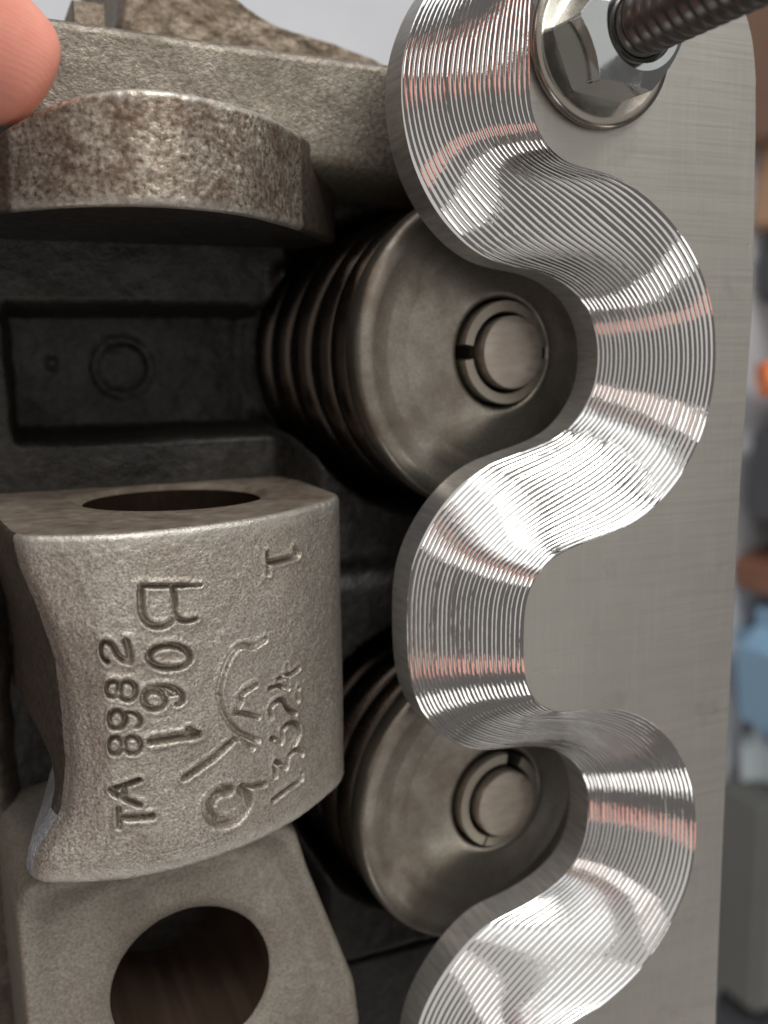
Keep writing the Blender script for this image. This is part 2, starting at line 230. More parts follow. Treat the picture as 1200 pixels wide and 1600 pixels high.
def plate_mat():
    m, N, L, P = new_mat('milled_aluminium')
    v = coords(N, L, (60, 2600, 1000), (0, 0, .10)); s1 = noise(N, L, v, 1.0, 3, .6)
    v2 = coords(N, L, (1700, 90, 1000), (0, 0, -.03)); s2 = noise(N, L, v2, 1.0, 3, .6)
    v3 = coords(N, L); big = noise(N, L, v3, .035, 4, .6); fine = noise(N, L, v3, 4.0, 2)
    c = mix(N, L, big, (.36, .345, .315), (.49, .47, .43))
    c = mix(N, L, ramp(N, L, s1, [(.32, g(.25)), (.52, g(0))]), c, (.34, .33, .31))
    c = mix(N, L, ramp(N, L, s2, [(.50, g(0)), (.70, g(.14))]), c, (.58, .57, .54))
    vw = coords(N, L, (22, 700, 1000), (0, 0, .17)); lng = noise(N, L, vw, 1.0, 2, .5)
    c = mix(N, L, ramp(N, L, lng, [(.20, g(.4)), (.23, g(0))]), c, (.20, .19, .175))
    blot = noise(N, L, v3, .11, 5, .7)
    c = mix(N, L, ramp(N, L, blot, [(.58, g(0)), (.72, g(.35))]), c, (.27, .255, .225))
    L.new(c, P.inputs['Base Color'])
    P.inputs['Metallic'].default_value = 1
    L.new(ramp(N, L, s1, [(.3, g(.38)), (.7, g(.48))]), P.inputs['Roughness'])
    b = bump(N, L, s1, .012, .6); b = bump(N, L, s2, .008, .5, b); b = bump(N, L, fine, .008, .5, b)
    vo = N.new('ShaderNodeTexVoronoi'); vo.inputs['Scale'].default_value = .16; L.new(v3, vo.inputs['Vector'])   # sparse dings
    b = bump(N, L, ramp(N, L, vo.outputs['Distance'], [(.012, g(0)), (.03, g(1))]), .05, .6, b)
    vs_ = coords(N, L, (14, 900, 1000), (0, 0, .17)); sc = noise(N, L, vs_, 1.0, 2, .5)
    b = bump(N, L, ramp(N, L, sc, [(.22, g(0)), (.25, g(1))]), .02, .5, b)
    L.new(b, P.inputs['Normal'])
    return m
def ramp_mat():
    m, N, L, P = new_mat('cut_aluminium')
    v = coords(N, L); n = noise(N, L, v, 2.2, 3); n2 = noise(N, L, v, .5, 2)
    P.inputs['Base Color'].default_value = (.74, .73, .715, 1); P.inputs['Metallic'].default_value = 1
    L.new(ramp(N, L, n2, [(.3, g(.07)), (.7, g(.12))]), P.inputs['Roughness'])
    L.new(bump(N, L, n, .012, .6), P.inputs['Normal'])
    return m
def wall_mat():
    m, N, L, P = new_mat('sawn_aluminium_edge')
    v = coords(N, L, (1000, 1000, 120)); n = noise(N, L, v, 1.2, 4, .65)
    L.new(ramp(N, L, n, [(.3, (.28, .276, .265)), (.7, (.45, .442, .425))]), P.inputs['Base Color'])
    P.inputs['Metallic'].default_value = .75; P.inputs['Roughness'].default_value = .42
    L.new(bump(N, L, n, .03, .7), P.inputs['Normal'])
    return m
def simple_metal(name, colr, rough, n_scale=.8, bd=.02, metallic=1, var=.25, stretch=None):
    m, N, L, P = new_mat(name); v = coords(N, L, stretch or (1000, 1000, 1000)); n = noise(N, L, v, n_scale, 4, .6)
    L.new(mix(N, L, n, tuple(c*(1-var) for c in colr), tuple(min(1, c*(1+var)) for c in colr)), P.inputs['Base Color'])
    P.inputs['Metallic'].default_value = metallic
    L.new(ramp(N, L, n, [(.3, g(max(.04, rough-.06))), (.7, g(rough+.08))]), P.inputs['Roughness'])
    L.new(bump(N, L, n, bd, .6), P.inputs['Normal'])
    return m
def plain(name, a, b, rough=.7, sc=.05, bd=.3, metallic=0):
    m, N, L, P = new_mat(name); v = coords(N, L); n = noise(N, L, v, sc, 4, .6)
    L.new(mix(N, L, n, a, b), P.inputs['Base Color']); P.inputs['Roughness'].default_value = rough; P.inputs['Metallic'].default_value = metallic
    L.new(bump(N, L, n, bd, .5), P.inputs['Normal'])
    return m
def skin_mat():
    m, N, L, P = new_mat('skin'); v = coords(N, L); n = noise(N, L, v, .12, 3); f = noise(N, L, v, 1.6, 3)
    L.new(mix(N, L, n, (.62, .20, .145), (.84, .40, .31)), P.inputs['Base Color']); P.inputs['Roughness'].default_value = .52
    P.inputs['Subsurface Weight'].default_value = .25; P.inputs['Subsurface Radius'].default_value = (.004, .0015, .0008); P.inputs['Subsurface Scale'].default_value = 1
    # fingerprint ridges
    wv = N.new('ShaderNodeTexWave'); wv.wave_type = 'RINGS'; wv.inputs['Scale'].default_value = .55; wv.inputs['Distortion'].default_value = 2.0; L.new(v, wv.inputs['Vector'])
    b = bump(N, L, wv.outputs['Fac'], .03, .45); L.new(bump(N, L, f, .07, .6, b), P.inputs['Normal'])
    return m

M = {}
M['plate'] = plate_mat(); M['ramp'] = ramp_mat(); M['wall'] = wall_mat()
M['cast'] = cast_metal('cast_steel', (.22, .19, .16), (.66, .605, .535), .8, .36, 2.8, .16, (.18, .13, .095), .45, .12, 22.3)
M['endface'] = cast_metal('machined_oily_steel', (.24, .19, .145), (.42, .355, .285), .4, .32, .5, .04, (.08, .05, .035), .7)
M['foot'] = cast_metal('lit_foot_metal', (.34, .35, .38), (.66, .68, .72), .8, .4, 1.7, .26)  # cool daylight on the facet is put into this pale blue-grey
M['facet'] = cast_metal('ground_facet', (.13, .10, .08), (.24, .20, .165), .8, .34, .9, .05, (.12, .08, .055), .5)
M['flank'] = cast_metal('shaded_oily_flank', (.045, .036, .029), (.12, .097, .078), .5, .42, .9, .12, (.05, .035, .025), .6)  # oily brown, darkened further to carry the flank's shade
M['bore'] = simple_metal('oily_bore', (.115, .078, .056), .08, .6, .03, .85, .5, (1000, 300, 1000))
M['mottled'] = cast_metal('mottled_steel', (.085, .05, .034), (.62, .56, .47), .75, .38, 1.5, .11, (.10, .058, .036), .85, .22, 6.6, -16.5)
M['rail'] = cast_metal('cast_iron_rail', (.11, .092, .073), (.27, .238, .195), .55, .48, 1.3, .16, (.10, .085, .065), .4)
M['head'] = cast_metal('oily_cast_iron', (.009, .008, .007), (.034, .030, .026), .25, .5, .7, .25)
M['rear'] = cast_metal('brown_rough_casting', (.13, .10, .07), (.27, .22, .165), .45, .52, 1.3, .2, (.13, .08, .045), .5)
M['pedestal'] = cast_metal('pedestal_iron', (.20, .178, .15), (.37, .335, .285), .6, .44, 2.0, .08, (.13, .10, .075), .5, .06)
M['retainer'] = cast_metal('spring_retainer_steel', (.235, .212, .18), (.325, .30, .26), .85, .33, 2.0, .025, (.13, .098, .07), .75, .11)
M['spring'] = simple_metal('oily_spring_wire', (.066, .051, .042), .26, .3, .03, .9, .35)
M['keeper'] = simple_metal('keeper_steel', (.33, .295, .245), .42, 1.4, .02, .9, .2)
M['tip'] = simple_metal('valve_tip_steel', (.37, .32, .275), .42, .6, .05, .85, .4, (500, 1500, 1000))
M['zinc'] = simple_metal('zinc_plated_steel', (.56, .59, .60), .09, .4, .012, 1, .10)
M['washer'] = simple_metal('yellowed_zinc_washer', (.30, .275, .24), .24, .4, .015, 1, .16)
M['stud'] = simple_metal('black_threaded_steel', (.11, .098, .09), .32, .7, .02, .9, .3)
M['skin'] = skin_mat()

# ------------------------------------------------------------------ bench under everything
def bench():
    n = 60; V = []; xs = np.linspace(-700, 900, n); ys = np.linspace(-900, 900, n)
    Xg, Yg = np.meshgrid(xs, ys, indexing='ij'); Zg = -568 + 3*fbm(Xg/160, Yg/160, 3, 5)
    V = np.c_[Xg.ravel(), Yg.ravel(), Zg.ravel()]
    o = mesh('workbench_surface', V, grid_faces(n, n, flip=True), plain('grey_bench_sheet', (.46, .47, .50), (.62, .63, .66), .6, .012, 2), None)
    tag(o, 'pale grey sheet lying on the bench under the cylinder head', 'bench', kind='structure')
bench()

# ------------------------------------------------------------------ the machined plate
def make_plate():
    root = empty('machined_plate', (90, -40, -18.5))
    tag(root, 'thick grey aluminium plate with a wavy terraced silver slope along its left edge', 'plate')
    D1, D2, STEPS, SUB, NS = 13.0, 18.5, 26, 6, 1000
    U = spline(RAMP_TOP, NS); Lw = spline(RAMP_LOW, NS)
    R = 1.2                                             # cutter radius of the scallops
    rows = []
    arc = np.r_[0, np.cumsum(np.linalg.norm(np.diff((U+Lw)/2, axis=0), axis=1))]
    d = (Lw-U); wid = np.linalg.norm(d, axis=1, keepdims=True); dn = d/wid
    slope = np.arctan2(D1, wid[:, 0])
    nrm = np.c_[dn*np.sin(slope)[:, None], np.cos(slope)]
    lv = np.r_[0, (np.arange(1, STEPS)+(rng.random(STEPS-1)-.5)*.16), STEPS]/STEPS   # passes are not perfectly even
    for s in range(STEPS):
        jig = (rng.random(NS)-.5)                        # tool-path facets: every pass has its own chatter
        k = np.ones(3)/3; jig = np.convolve(jig, k, 'same')*.016
        low = .03*np.interp(arc, np.arange(0, arc[-1]+20, 9), rng.random(len(np.arange(0, arc[-1]+20, 9)))-.5)*.7
        for q in range(SUB+1):
            f = lv[s]+(lv[s+1]-lv[s])*q/SUB
            p = 2*q/SUB-1                                # -1..1 across the scallop
            half = .5*np.hypot(wid[:, 0], D1)/STEPS
            sag = (np.sqrt(R*R-(p*half)**2)-np.sqrt(R*R-half**2))
            if f in (0, 1) : sag = sag*0
            P = np.c_[U+d*f, np.full(NS, -D1*f)]
            edge = (1-abs(p)**6)
            P = P - nrm*(sag + edge*(jig+low))[:, None]
            rows.append(P)
    # each scallop is its own strip so its cusps stay crisp; neighbouring strips share positions
    V = np.concatenate(rows); F = []
    for s in range(STEPS):
        b = s*(SUB+1)*NS
        for q in range(SUB):
            for i in range(NS-1):
                a = b+q*NS+i; c = a+NS
                F.append((a, c, c+1, a+1))
    mesh('stepped_bevel', V, F, M['ramp'], root)
    # inner wall below the bevel
    nz = 4; W = []; vcol = Lw
    for k in range(nz):
        W.append(np.c_[vcol, np.full(NS, -D1-(D2-D1)*k/(nz-1))])
    mesh('inner_wall', np.concatenate(W), grid_faces(nz, NS, flip=False), M['wall'], root)
    # outer outline (counter-clockwise from upper left to lower left, round the right-hand side)
    O = spline(OUTER, 140)
    O = np.r_[[[72.6, 54.2]], [[86, 54.2]], O]
    O = np.r_[O, [[O[-1][0], -131.0]], [[60., -131.0]]]
    inset = O.copy(); n = len(O)
    c = np.gradient(O, axis=0); nn = np.c_[-c[:, 1], c[:, 0]]; nn /= np.linalg.norm(nn, axis=1, keepdims=True)
    inset = O + nn*(-.75)*np.sign(np.sum(nn*(O-[88, -40]), axis=1))[:, None]
    wob = .10*fbm(np.arange(n)/2., np.zeros(n), 2, 3)[:, None]*nn; inset = inset+wob
    loop = np.r_[U, inset[::-1]]
    tri = tessellate_polygon([[Vector((x, y, 0)) for x, y in loop]])
    top = np.c_[loop, np.zeros(len(loop))]
    T = []
    for t in tri:
        a, b, cc = [loop[i] for i in t]
        z = (b[0]-a[0])*(cc[1]-a[1])-(b[1]-a[1])*(cc[0]-a[0])
        T.append(t if z > 0 else (t[0], t[2], t[1]))
    mesh('top_face', top, T, M['plate'], root, smooth=False)
    lowloop = np.r_[Lw, O[::-1]]
    tri = tessellate_polygon([[Vector((x, y, 0)) for x, y in lowloop]])
    T = []
    for t in tri:
        a, b, cc = [lowloop[i] for i in t]
        z = (b[0]-a[0])*(cc[1]-a[1])-(b[1]-a[1])*(cc[0]-a[0])
        T.append(t if z < 0 else (t[0], t[2], t[1]))
    mesh('bottom_face', np.c_[lowloop, np.full(len(lowloop), -D2)], T, M['plate'], root, smooth=False)
    E = np.concatenate([np.c_[inset, np.zeros(n)], np.c_[O, np.full(n, -.8)], np.c_[O, np.full(n, -D2)]])
    mesh('outer_edge', E, grid_faces(3, n, flip=True), M['wall'], root, sharp=30)
    for nm, a, b, oo in (('end_face', U[0], Lw[0], inset[0]), ('end_face', U[-1], Lw[-1], inset[-1])):
        q = np.array([[*oo, 0], [*a, 0], [*b, -D1], [*b, -D2], [oo[0], oo[1], -D2]])
        mesh(nm, q, [(0, 1, 2, 3, 4)], M['wall'], root, smooth=False)
    # small dings in the top face
    return root
make_plate()

# ------------------------------------------------------------------ washer, nut, stud
BX, BY = 82.15, 40.1
def make_fastener():
    wr = [(4.4, .05), (10.3, .05), (10.75, .35), (10.9, .9), (10.7, 1.5), (10.2, 1.85), (9.4, 1.75), (8.2, 1.35), (6.5, 1.2), (4.4, 1.2), (4.4, .05)]
    V, F = lathe(wr, (BX, BY, 0), (0, 0, 1), 128)
    o = mesh('washer', V, F, M['washer'], None, sharp=60)
    tag(o, 'round dished zinc washer under the hex nut on the plate', 'washer')
    # hex nut: chamfered prism, built as a lathe-like grid so the chamfer arcs appear on the flats
    seg = 360; AF = 13.8; hmax = 8.3; z0 = 1.25; V = []
    hz = np.linspace(0, 1, 30); rot = math.radians(114)
    rc = AF/2/math.cos(math.pi/6)
    rowsN = []
    for k in range(seg):
        a = 2*math.pi*k/seg; b = ((a+math.pi/6) % (math.pi/3))-math.pi/6
        rh = AF/2/math.cos(b)
        rh = min(rh, rc-.12)
        rowsN.append((a+rot+math.pi/6, rh))
    prof = []
    def cone(h):                                         # radius allowed by the 30 degree chamfer on top
        return rc - max(0, h-(hmax-2.2))*1.3
    hs = list(np.linspace(0, hmax-2.2, 4))+list(np.linspace(hmax-2.15, hmax, 60))
    for h in hs:
        for a, rh in rowsN:
            r = min(rh, cone(h)); V.append((BX+r*math.cos(a), BY+r*math.sin(a), z0+h))
    nr = len(hs)
    for h, r0 in ((hmax+.25, 5.6), (hmax+.15, 4.7), (hmax-.4, 4.05), (hmax-1.5, 4.0)):
        for a, rh in rowsN: V.append((BX+r0*math.cos(a), BY+r0*math.sin(a), z0+h))
        nr += 1
    o = mesh('hex_nut', V, grid_faces(nr, seg, True), M['zinc'], None, smooth=False)
    tag(o, 'shiny zinc hex nut tightened on the washer', 'nut')
    # threaded stud
    turns, pitch, r0, dep = 31, 1.9, 3.95, .62; seg = 40; z1 = -16.0
    total = turns*seg; sub = [(0, -dep), (.28, -.04), (.38, 0), (.5, 0), (.62, -.04), (1.0, -dep)]
    V = []
    for i in range(total+1):
        a = 2*math.pi*i/seg; zb = z1+pitch*i/seg
        for u, dr in sub:
            r = r0+dr; V.append((BX+r*math.cos(a), BY+r*math.sin(a), zb+u*pitch))
    o = mesh('threaded_stud', V, grid_faces(total+1, len(sub)), M['stud'], None, sharp=50)
    tag(o, 'dark threaded stud standing out of the hex nut', 'stud')
make_fastener()

# ------------------------------------------------------------------ rocker stands (bored bosses)
BORE_C = (30.0, -34.5)
def boss(name, label, cat, prof_pts, y_hi, y_lo, bore_c, bore_r, skin_mat, fine, scoop=None, strokes=None, rough_amp=.10, edge_r=.9, wear_seed=1, smooth_prof=True, flank_to=None, top_slope=0, facet_from=None):
    """extruded boss along Y with bore; outer skin is a fine height field so cast grain and cut letters are real"""
    root = empty(name, (bore_c[0], (y_hi+y_lo)/2, -62)); tag(root, label, cat)
    npf = int(fine[0]); ny = int(fine[1])
    P = spline(prof_pts, 600) if smooth_prof else poly_round(prof_pts, 900)
    # denser samples on the camera side
    wgt = np.where(P[:, 1] > -30, 1., .15); cum = np.r_[0, np.cumsum(np.linalg.norm(np.diff(P, axis=0), axis=1)*.5*(wgt[1:]+wgt[:-1]))]
    s = np.linspace(0, cum[-1], npf); P = np.c_[np.interp(s, cum, P[:, 0]), np.interp(s, cum, P[:, 1])]
    tg = np.gradient(P, axis=0); nr = np.c_[-tg[:, 1], tg[:, 0]]; nr /= np.linalg.norm(nr, axis=1, keepdims=True)
    arc = np.r_[0, np.cumsum(np.linalg.norm(np.diff(P, axis=0), axis=1))]
    Y = np.linspace(y_hi, y_lo, ny)
    A, YY = np.meshgrid(arc, Y)                          # rows = y
    PX = np.tile(P[:, 0], (ny, 1)); PZ = np.tile(P[:, 1], (ny, 1))
    h = rough_amp*fbm(A/.9, YY/.9, 2, wear_seed)+.22*fbm(A/9, YY/9, 2, wear_seed+9)
    if strokes:
        cut = np.zeros_like(h)
        for pts, wd, dp in strokes:
            wd = wd*.82
            pts = np.array(pts); best = np.full(h.shape, 1e9)
            x0, x1 = pts[:, 0].min()-3, pts[:, 0].max()+3; y0, y1 = pts[:, 1].min()-3, pts[:, 1].max()+3
            msk = (PX > x0) & (PX < x1) & (YY > y0) & (YY < y1) & (PZ > -25)
            # distances measured along the surface: stretch x by the local slope
            xs = np.interp(PX[msk], P[:, 0], arc) if False else A[msk]; ys = YY[msk]
            front = (P[:, 0] > 6) & (P[:, 0] < 53.2) & (P[:, 1] > -24.5)
            ax = np.interp(pts[:, 0], P[front, 0], arc[front])
            q = np.full(xs.shape, 1e9)
            for (xa, ya), (xb, yb) in zip(zip(ax[:-1], pts[:-1, 1]), zip(ax[1:], pts[1:, 1])):
                dx, dy = xb-xa, yb-ya; L2 = dx*dx+dy*dy+1e-9
                t = np.clip(((xs-xa)*dx+(ys-ya)*dy)/L2, 0, 1)
                q = np.minimum(q, np.hypot(xs-xa-t*dx, ys-ya-t*dy))
            c = dp*(1-sstep(wd*.35, wd*1.25, q)) - .07*np.exp(-((q-wd*1.7)/.35)**2)
            cur = cut[msk]; cut[msk] = np.where(np.abs(c) > np.abs(cur), c, cur)
        h = h-cut*1.9
    # rounded ends
    e = np.minimum(YY.max()-YY, YY-YY.min()); h = h-edge_r*(1-np.sqrt(np.clip(1-(1-np.clip(e/edge_r, 0, 1))**2, 0, 1)))*.8
    X = PX+nr[:, 0]*h; Z = PZ+nr[:, 1]*h
    if scoop: X, Z = scoop(X, YY, Z)
    if top_slope: YY = y_lo+(YY-y_lo)*(y_hi-y_lo-np.clip(24-X, 0, 22)**2*top_slope)/(y_hi-y_lo)
    V = np.c_[X.ravel(), YY.ravel(), Z.ravel()]
    F = grid_faces(ny, npf, flip=True)
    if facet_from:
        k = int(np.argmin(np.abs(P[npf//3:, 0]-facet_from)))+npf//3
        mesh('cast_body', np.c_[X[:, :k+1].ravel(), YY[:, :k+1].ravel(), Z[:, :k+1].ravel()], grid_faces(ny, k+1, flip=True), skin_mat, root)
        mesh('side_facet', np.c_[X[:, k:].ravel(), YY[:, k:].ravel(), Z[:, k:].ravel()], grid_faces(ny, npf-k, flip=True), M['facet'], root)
    elif flank_to is None: mesh('cast_body', V, F, skin_mat, root)
    else:
        k = int(np.argmin(np.abs(P[:npf//2, 0]-flank_to)))
        mesh('cast_body', np.c_[X[:, k:].ravel(), YY[:, k:].ravel(), Z[:, k:].ravel()], grid_faces(ny, npf-k, flip=True), skin_mat, root)
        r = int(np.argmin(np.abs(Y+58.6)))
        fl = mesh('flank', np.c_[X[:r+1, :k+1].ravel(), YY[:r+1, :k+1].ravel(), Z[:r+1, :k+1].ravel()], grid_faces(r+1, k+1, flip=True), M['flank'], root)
        fl['label'] = 'hollowed oily flank with shade painted into its dark colour'
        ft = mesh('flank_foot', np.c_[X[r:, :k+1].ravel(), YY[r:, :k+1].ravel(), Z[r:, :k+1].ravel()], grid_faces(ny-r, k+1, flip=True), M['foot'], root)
        ft['label'] = 'pale foot of the flank with cool light painted into its colour'
    # end faces and bore
    for nm, row, flip in (('upper_end_face', 0, False), ('lower_end_face', ny-1, True)):
        oc = np.c_[X[row], YY[row], Z[row]][::3]; 
        base = np.linspace(0, 1, 14)[1:, None]; oc = np.r_[oc, oc[-1]*(1-base)+oc[0]*base]; n = len(oc)
        bx, bz = bore_c
        ang = np.unwrap(np.arctan2(oc[:, 2]-bz, oc[:, 0]-bx))
        rings = []
        yv = Y[row]; ch = .8*(1 if row else -1)
        for r, dy in ((None, 0), (bore_r+3.4, 0), (bore_r+1.3, 0), (bore_r+1.0, ch*.12), (bore_r, ch)) if bore_r else ((None, 0), (12, 0), (6, 0), (.05, 0)):
            if r is None: rings.append(oc)
            else: rings.append(np.c_[bx+r*np.cos(ang), np.full(n, yv+dy), bz+r*np.sin(ang)])
        mesh(nm, np.concatenate(rings), grid_faces(len(rings), n, flip=not flip), M['endface'] if (bore_r or not row) else M['head'], root, sharp=40)  # boreless boss: underside shade painted with the near-black head iron
    if not bore_r: return root
    seg = 96; BV = []
    ys = np.linspace(y_hi-.8, y_lo+.8, 12)
    for yv in ys:
        for k in range(seg):
            a = 2*math.pi*k/seg; BV.append((bore_c[0]+bore_r*math.cos(a), yv, bore_c[1]+bore_r*math.sin(a)))
    mesh('bore', BV, grid_faces(len(ys), seg, True), M['bore'], root)
    return root

PROF_MID = [(0, -64), (1.2, -50), (2.6, -36), (3.8, -24), (4.7, -15), (5.2, -11.3), (6.2, -9.3), (10.7, -6.7), (16.2, -5), (23, -4.9), (32.1, -7.0), (39.9, -10.8), (46.4, -15.8), (52.2, -21.6), (53.4, -24.2), (53.7, -30), (54, -46), (54.2, -64)]
def scoop_mid(X, Y, Z):
    # hollow on the left flank, deepest two thirds of the way down, flaring out again at the foot
    t = np.interp(Y, [-67, -63.5, -58, -52, -45, -38, -31, -25, -21], [-.6, 0.2, 3.6, 4.6, 4.7, 4.2, 2.6, .7, 0])
    face = 15-(15-X)*(1-t/9.1)
    under = np.clip(-13.5-Z, 0, 40)*.30*(1-sstep(-60, -52, Y))
    return np.where((X < 5.9) & (X > -20), X+t+under, np.where(X < 15, face, X)), Z
boss('rocker_stand', 'silver cast boss with stamped numbers and letters, bore in its end', 'rocker stand', PROF_MID, -21.3, -66.6, BORE_C, 13.4, M['cast'], (600, 480), scoop_mid, STROKES, flank_to=5.35)

PROF_UP = [tuple(p) for p in spline([(-6, -46), (-1.0, -34), (4.5, -24), (9.5, -17.6), (14.5, -12.8), (20, -10), (26, -9.0), (32, -10.5), (38, -14), (44, -19.6), (48.8, -25.5)], 60)]
PROF_UP = [(-6, -64)]+PROF_UP+[(60, -41), (59.6, -45), (56, -64)]
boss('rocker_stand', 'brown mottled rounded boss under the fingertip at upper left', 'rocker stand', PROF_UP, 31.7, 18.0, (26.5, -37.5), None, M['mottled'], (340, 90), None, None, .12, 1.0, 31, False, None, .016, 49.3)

# ------------------------------------------------------------------ cylinder head casting
def make_head():
    root = empty('cylinder_head', (60, -30, -110)); tag(root, 'dark oily cylinder head casting under the plate and springs', 'engine part')
    x = np.arange(-40, 128, .7); y = np.arange(-150, 46.5, .7); X, Y = np.meshgrid(x, y, indexing='ij')
    Z = np.full(X.shape, -66.0)
    def put(z, x0, x1, y0, y1, soft=1.2):
        nonlocal Z
        wob = .5*fbm(X/7, Y/7, 2, 4)
        m = sstep(x0-soft, x0+soft, X+wob)*(1-sstep(x1-soft, x1+soft, X+wob))*sstep(y0-soft, y0+soft, Y+wob)*(1-sstep(y1-soft, y1+soft, Y+wob))
        Z = Z*(1-m)+z*m
    put(-50.5, -60, 56, -140, 34, 1.5)                     # ledge carrying the rocker stands
    put(-67, 8.9, 54, -13.2, 7.8, .9)                    # slot between the stands
    put(-50, 62, 140, -150, -117, 1.5)                   # step by the lower pedestal
    put(-46, 56, 140, 20, 60, 2.5)                       # wall under the rail
    # raised casting round the spring pockets
    for sx, sy in ((77.2, -.1), (76.6, -73.9)):
        d = np.hypot(X-sx, Y-sy); m = sstep(51, 55.5, X)*(1-sstep(34, 44, np.abs(Y-sy)))*sstep(26.6, 28.0, d)*(1-sstep(12, 16, Y)); Z = np.maximum(Z, Z*(1-m)-37*m)
    # spring seats
    for sx, sy in ((74.5, -.1), (74, -73.9)):
        d = np.hypot(X-sx, Y-sy); m = 1-sstep(23, 25, d); Z = Z*(1-m)+(-66)*m
    Z = Z + .35*fbm(X/3., Y/3., 3, 11)+.8*fbm(X/18, Y/18, 2, 12)
    # core-plug circle and small pip in the slot floor
    d = np.hypot(X-28.6, Y+2.0); Z = Z-1.1*np.exp(-((d-4.9)/.55)**2)
    d = np.hypot(X-16.5, Y+1.1); Z = Z-.9*np.exp(-(d/1.1)**2)
    V = np.c_[X.ravel(), Y.ravel(), Z.ravel()]
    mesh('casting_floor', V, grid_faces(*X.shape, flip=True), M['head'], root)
    # side ledge left of the stands
    x = np.arange(-40, 8.6, .8); y = np.arange(-150, -24, .8); X, Y = np.meshgrid(x, y, indexing='ij')
    Zs = -46-7*sstep(3.0, 8.0, X+2.5*fbm(X/9, Y/9, 2, 44))+.3*fbm(X/2, Y/2, 3, 41)+1.2*fbm(X/14, Y/14, 2, 42)
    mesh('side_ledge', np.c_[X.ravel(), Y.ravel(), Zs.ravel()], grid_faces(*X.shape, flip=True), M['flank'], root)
    # rail along the top
    xs = np.arange(12.5, 116, .8); prof = [(44.9, -75), (45.1, -34), (44.9, -30.9), (44.2, -30.0)]+[(v, -30.0) for v in np.arange(43.4, 30.5, -.8)]+[(29.6, -30.3), (28.6, -31.6), (28.0, -34.0), (26.5, -47), (26, -60)]
    pr = np.array(prof); Xr = np.tile(xs[:, None], (1, len(pr))); Yr = np.tile(pr[:, 0], (len(xs), 1)).copy(); Zr = np.tile(pr[:, 1], (len(xs), 1)).copy()
    nz = fbm(Xr/.9, Yr/.9, 3, 21)*.16+.5*fbm(Xr/8, Yr/8, 2, 22); Zr += nz; Yr += .12*fbm(Xr/1.3, Zr/1.3, 2, 23)
    Yr += (Xr-12)*(-.022)                                # rail runs slightly askew
    mesh('upper_rail', np.c_[Xr.ravel(), Yr.ravel(), Zr.ravel()], grid_faces(len(xs), len(pr), flip=False), M['rail'], root)
    e = np.c_[np.full(len(pr), xs[0]), Yr[0], Zr[0]]; e = np.r_[e, [[xs[0], 45.1, -75]]]
    mesh('rail_end', e, [tuple(range(len(e)))], M['rail'], root, smooth=False)
    # lower pedestal with its bolt bore
    c = np.array([26.9, -93.7]); r = 12.0; zt = -20.0
    out = np.array([(40, -69.5), (24, -69.8), (4.4, -73.0), (2.9, -75.5), (3.2, -94), (3.6, -112), (8, -121), (48, -121), (53.9, -109), (53.1, -100.9), (45.6, -79.5), (43.8, -72.6), (40, -69.5)])
    o2 = poly_round(out, 241, 3)[:-1]; ang = np.arctan2(o2[:, 1]-c[1], o2[:, 0]-c[0])
    rings = []
    def ring(o, z): rings.append(np.c_[o, np.full(len(o), z)+.12*fbm(o[:, 0]/1.5, o[:, 1]/1.5, 2, 6)])
    def lerp(t): return c+np.c_[np.cos(ang), np.sin(ang)]*(r+.8)*(1-t)+(o2-c)*t
    grow = lambda k: c+(o2-c)*k
    ring(grow(1.10), -64); ring(grow(1.05), -40); ring(grow(1.025), -25); ring(grow(1.008), -21.6); ring(grow(.998), -20.7); ring(grow(.98), -20.15)
    for t in np.linspace(.90, .30, 16): ring(lerp(t), zt-.9*math.sin(math.pi*min(1, (t-.3)/.6))**2)
    ring(lerp(.24), zt+.15); ring(lerp(.1), zt+.1); ring(lerp(0), zt-.05); ring(c+np.c_[np.cos(ang), np.sin(ang)]*(r+.1), zt-.8)
    ped = mesh('rocker_pedestal', np.concatenate(rings), grid_faces(len(rings), len(o2), True, flip=True), M['pedestal'], root)
    ped['label'] = 'worn grey pedestal with an open bolt bore'
    BV, F = lathe([(r, 0), (r, -8), (r*.995, -20), (r, -42), (.1, -42.2)], (c[0], c[1], zt-.75), (0, 0, 1), 96)
    mesh('bolt_bore', BV, F, simple_metal('oily_bolt_bore', (.20, .135, .10), .16, 1.0, .05, .75, .75, (420, 420, 28)), ped, sharp=50)  # strong vertical colour streaks stand in for glints on the wall
    V, F = lathe([(r*.97, 0), (r*.9, .6), (r*.5, .7), (.05, .7)], (c[0], c[1], -58), (0, 0, 1), 64)
    mesh('bore_reflector', V, F, simple_metal('bore_reflector_metal', (.5, .5, .5), .35, .5, .02, .3, .2), ped)  # pale disc added so the bore wall has something to reflect
    return root
make_head()

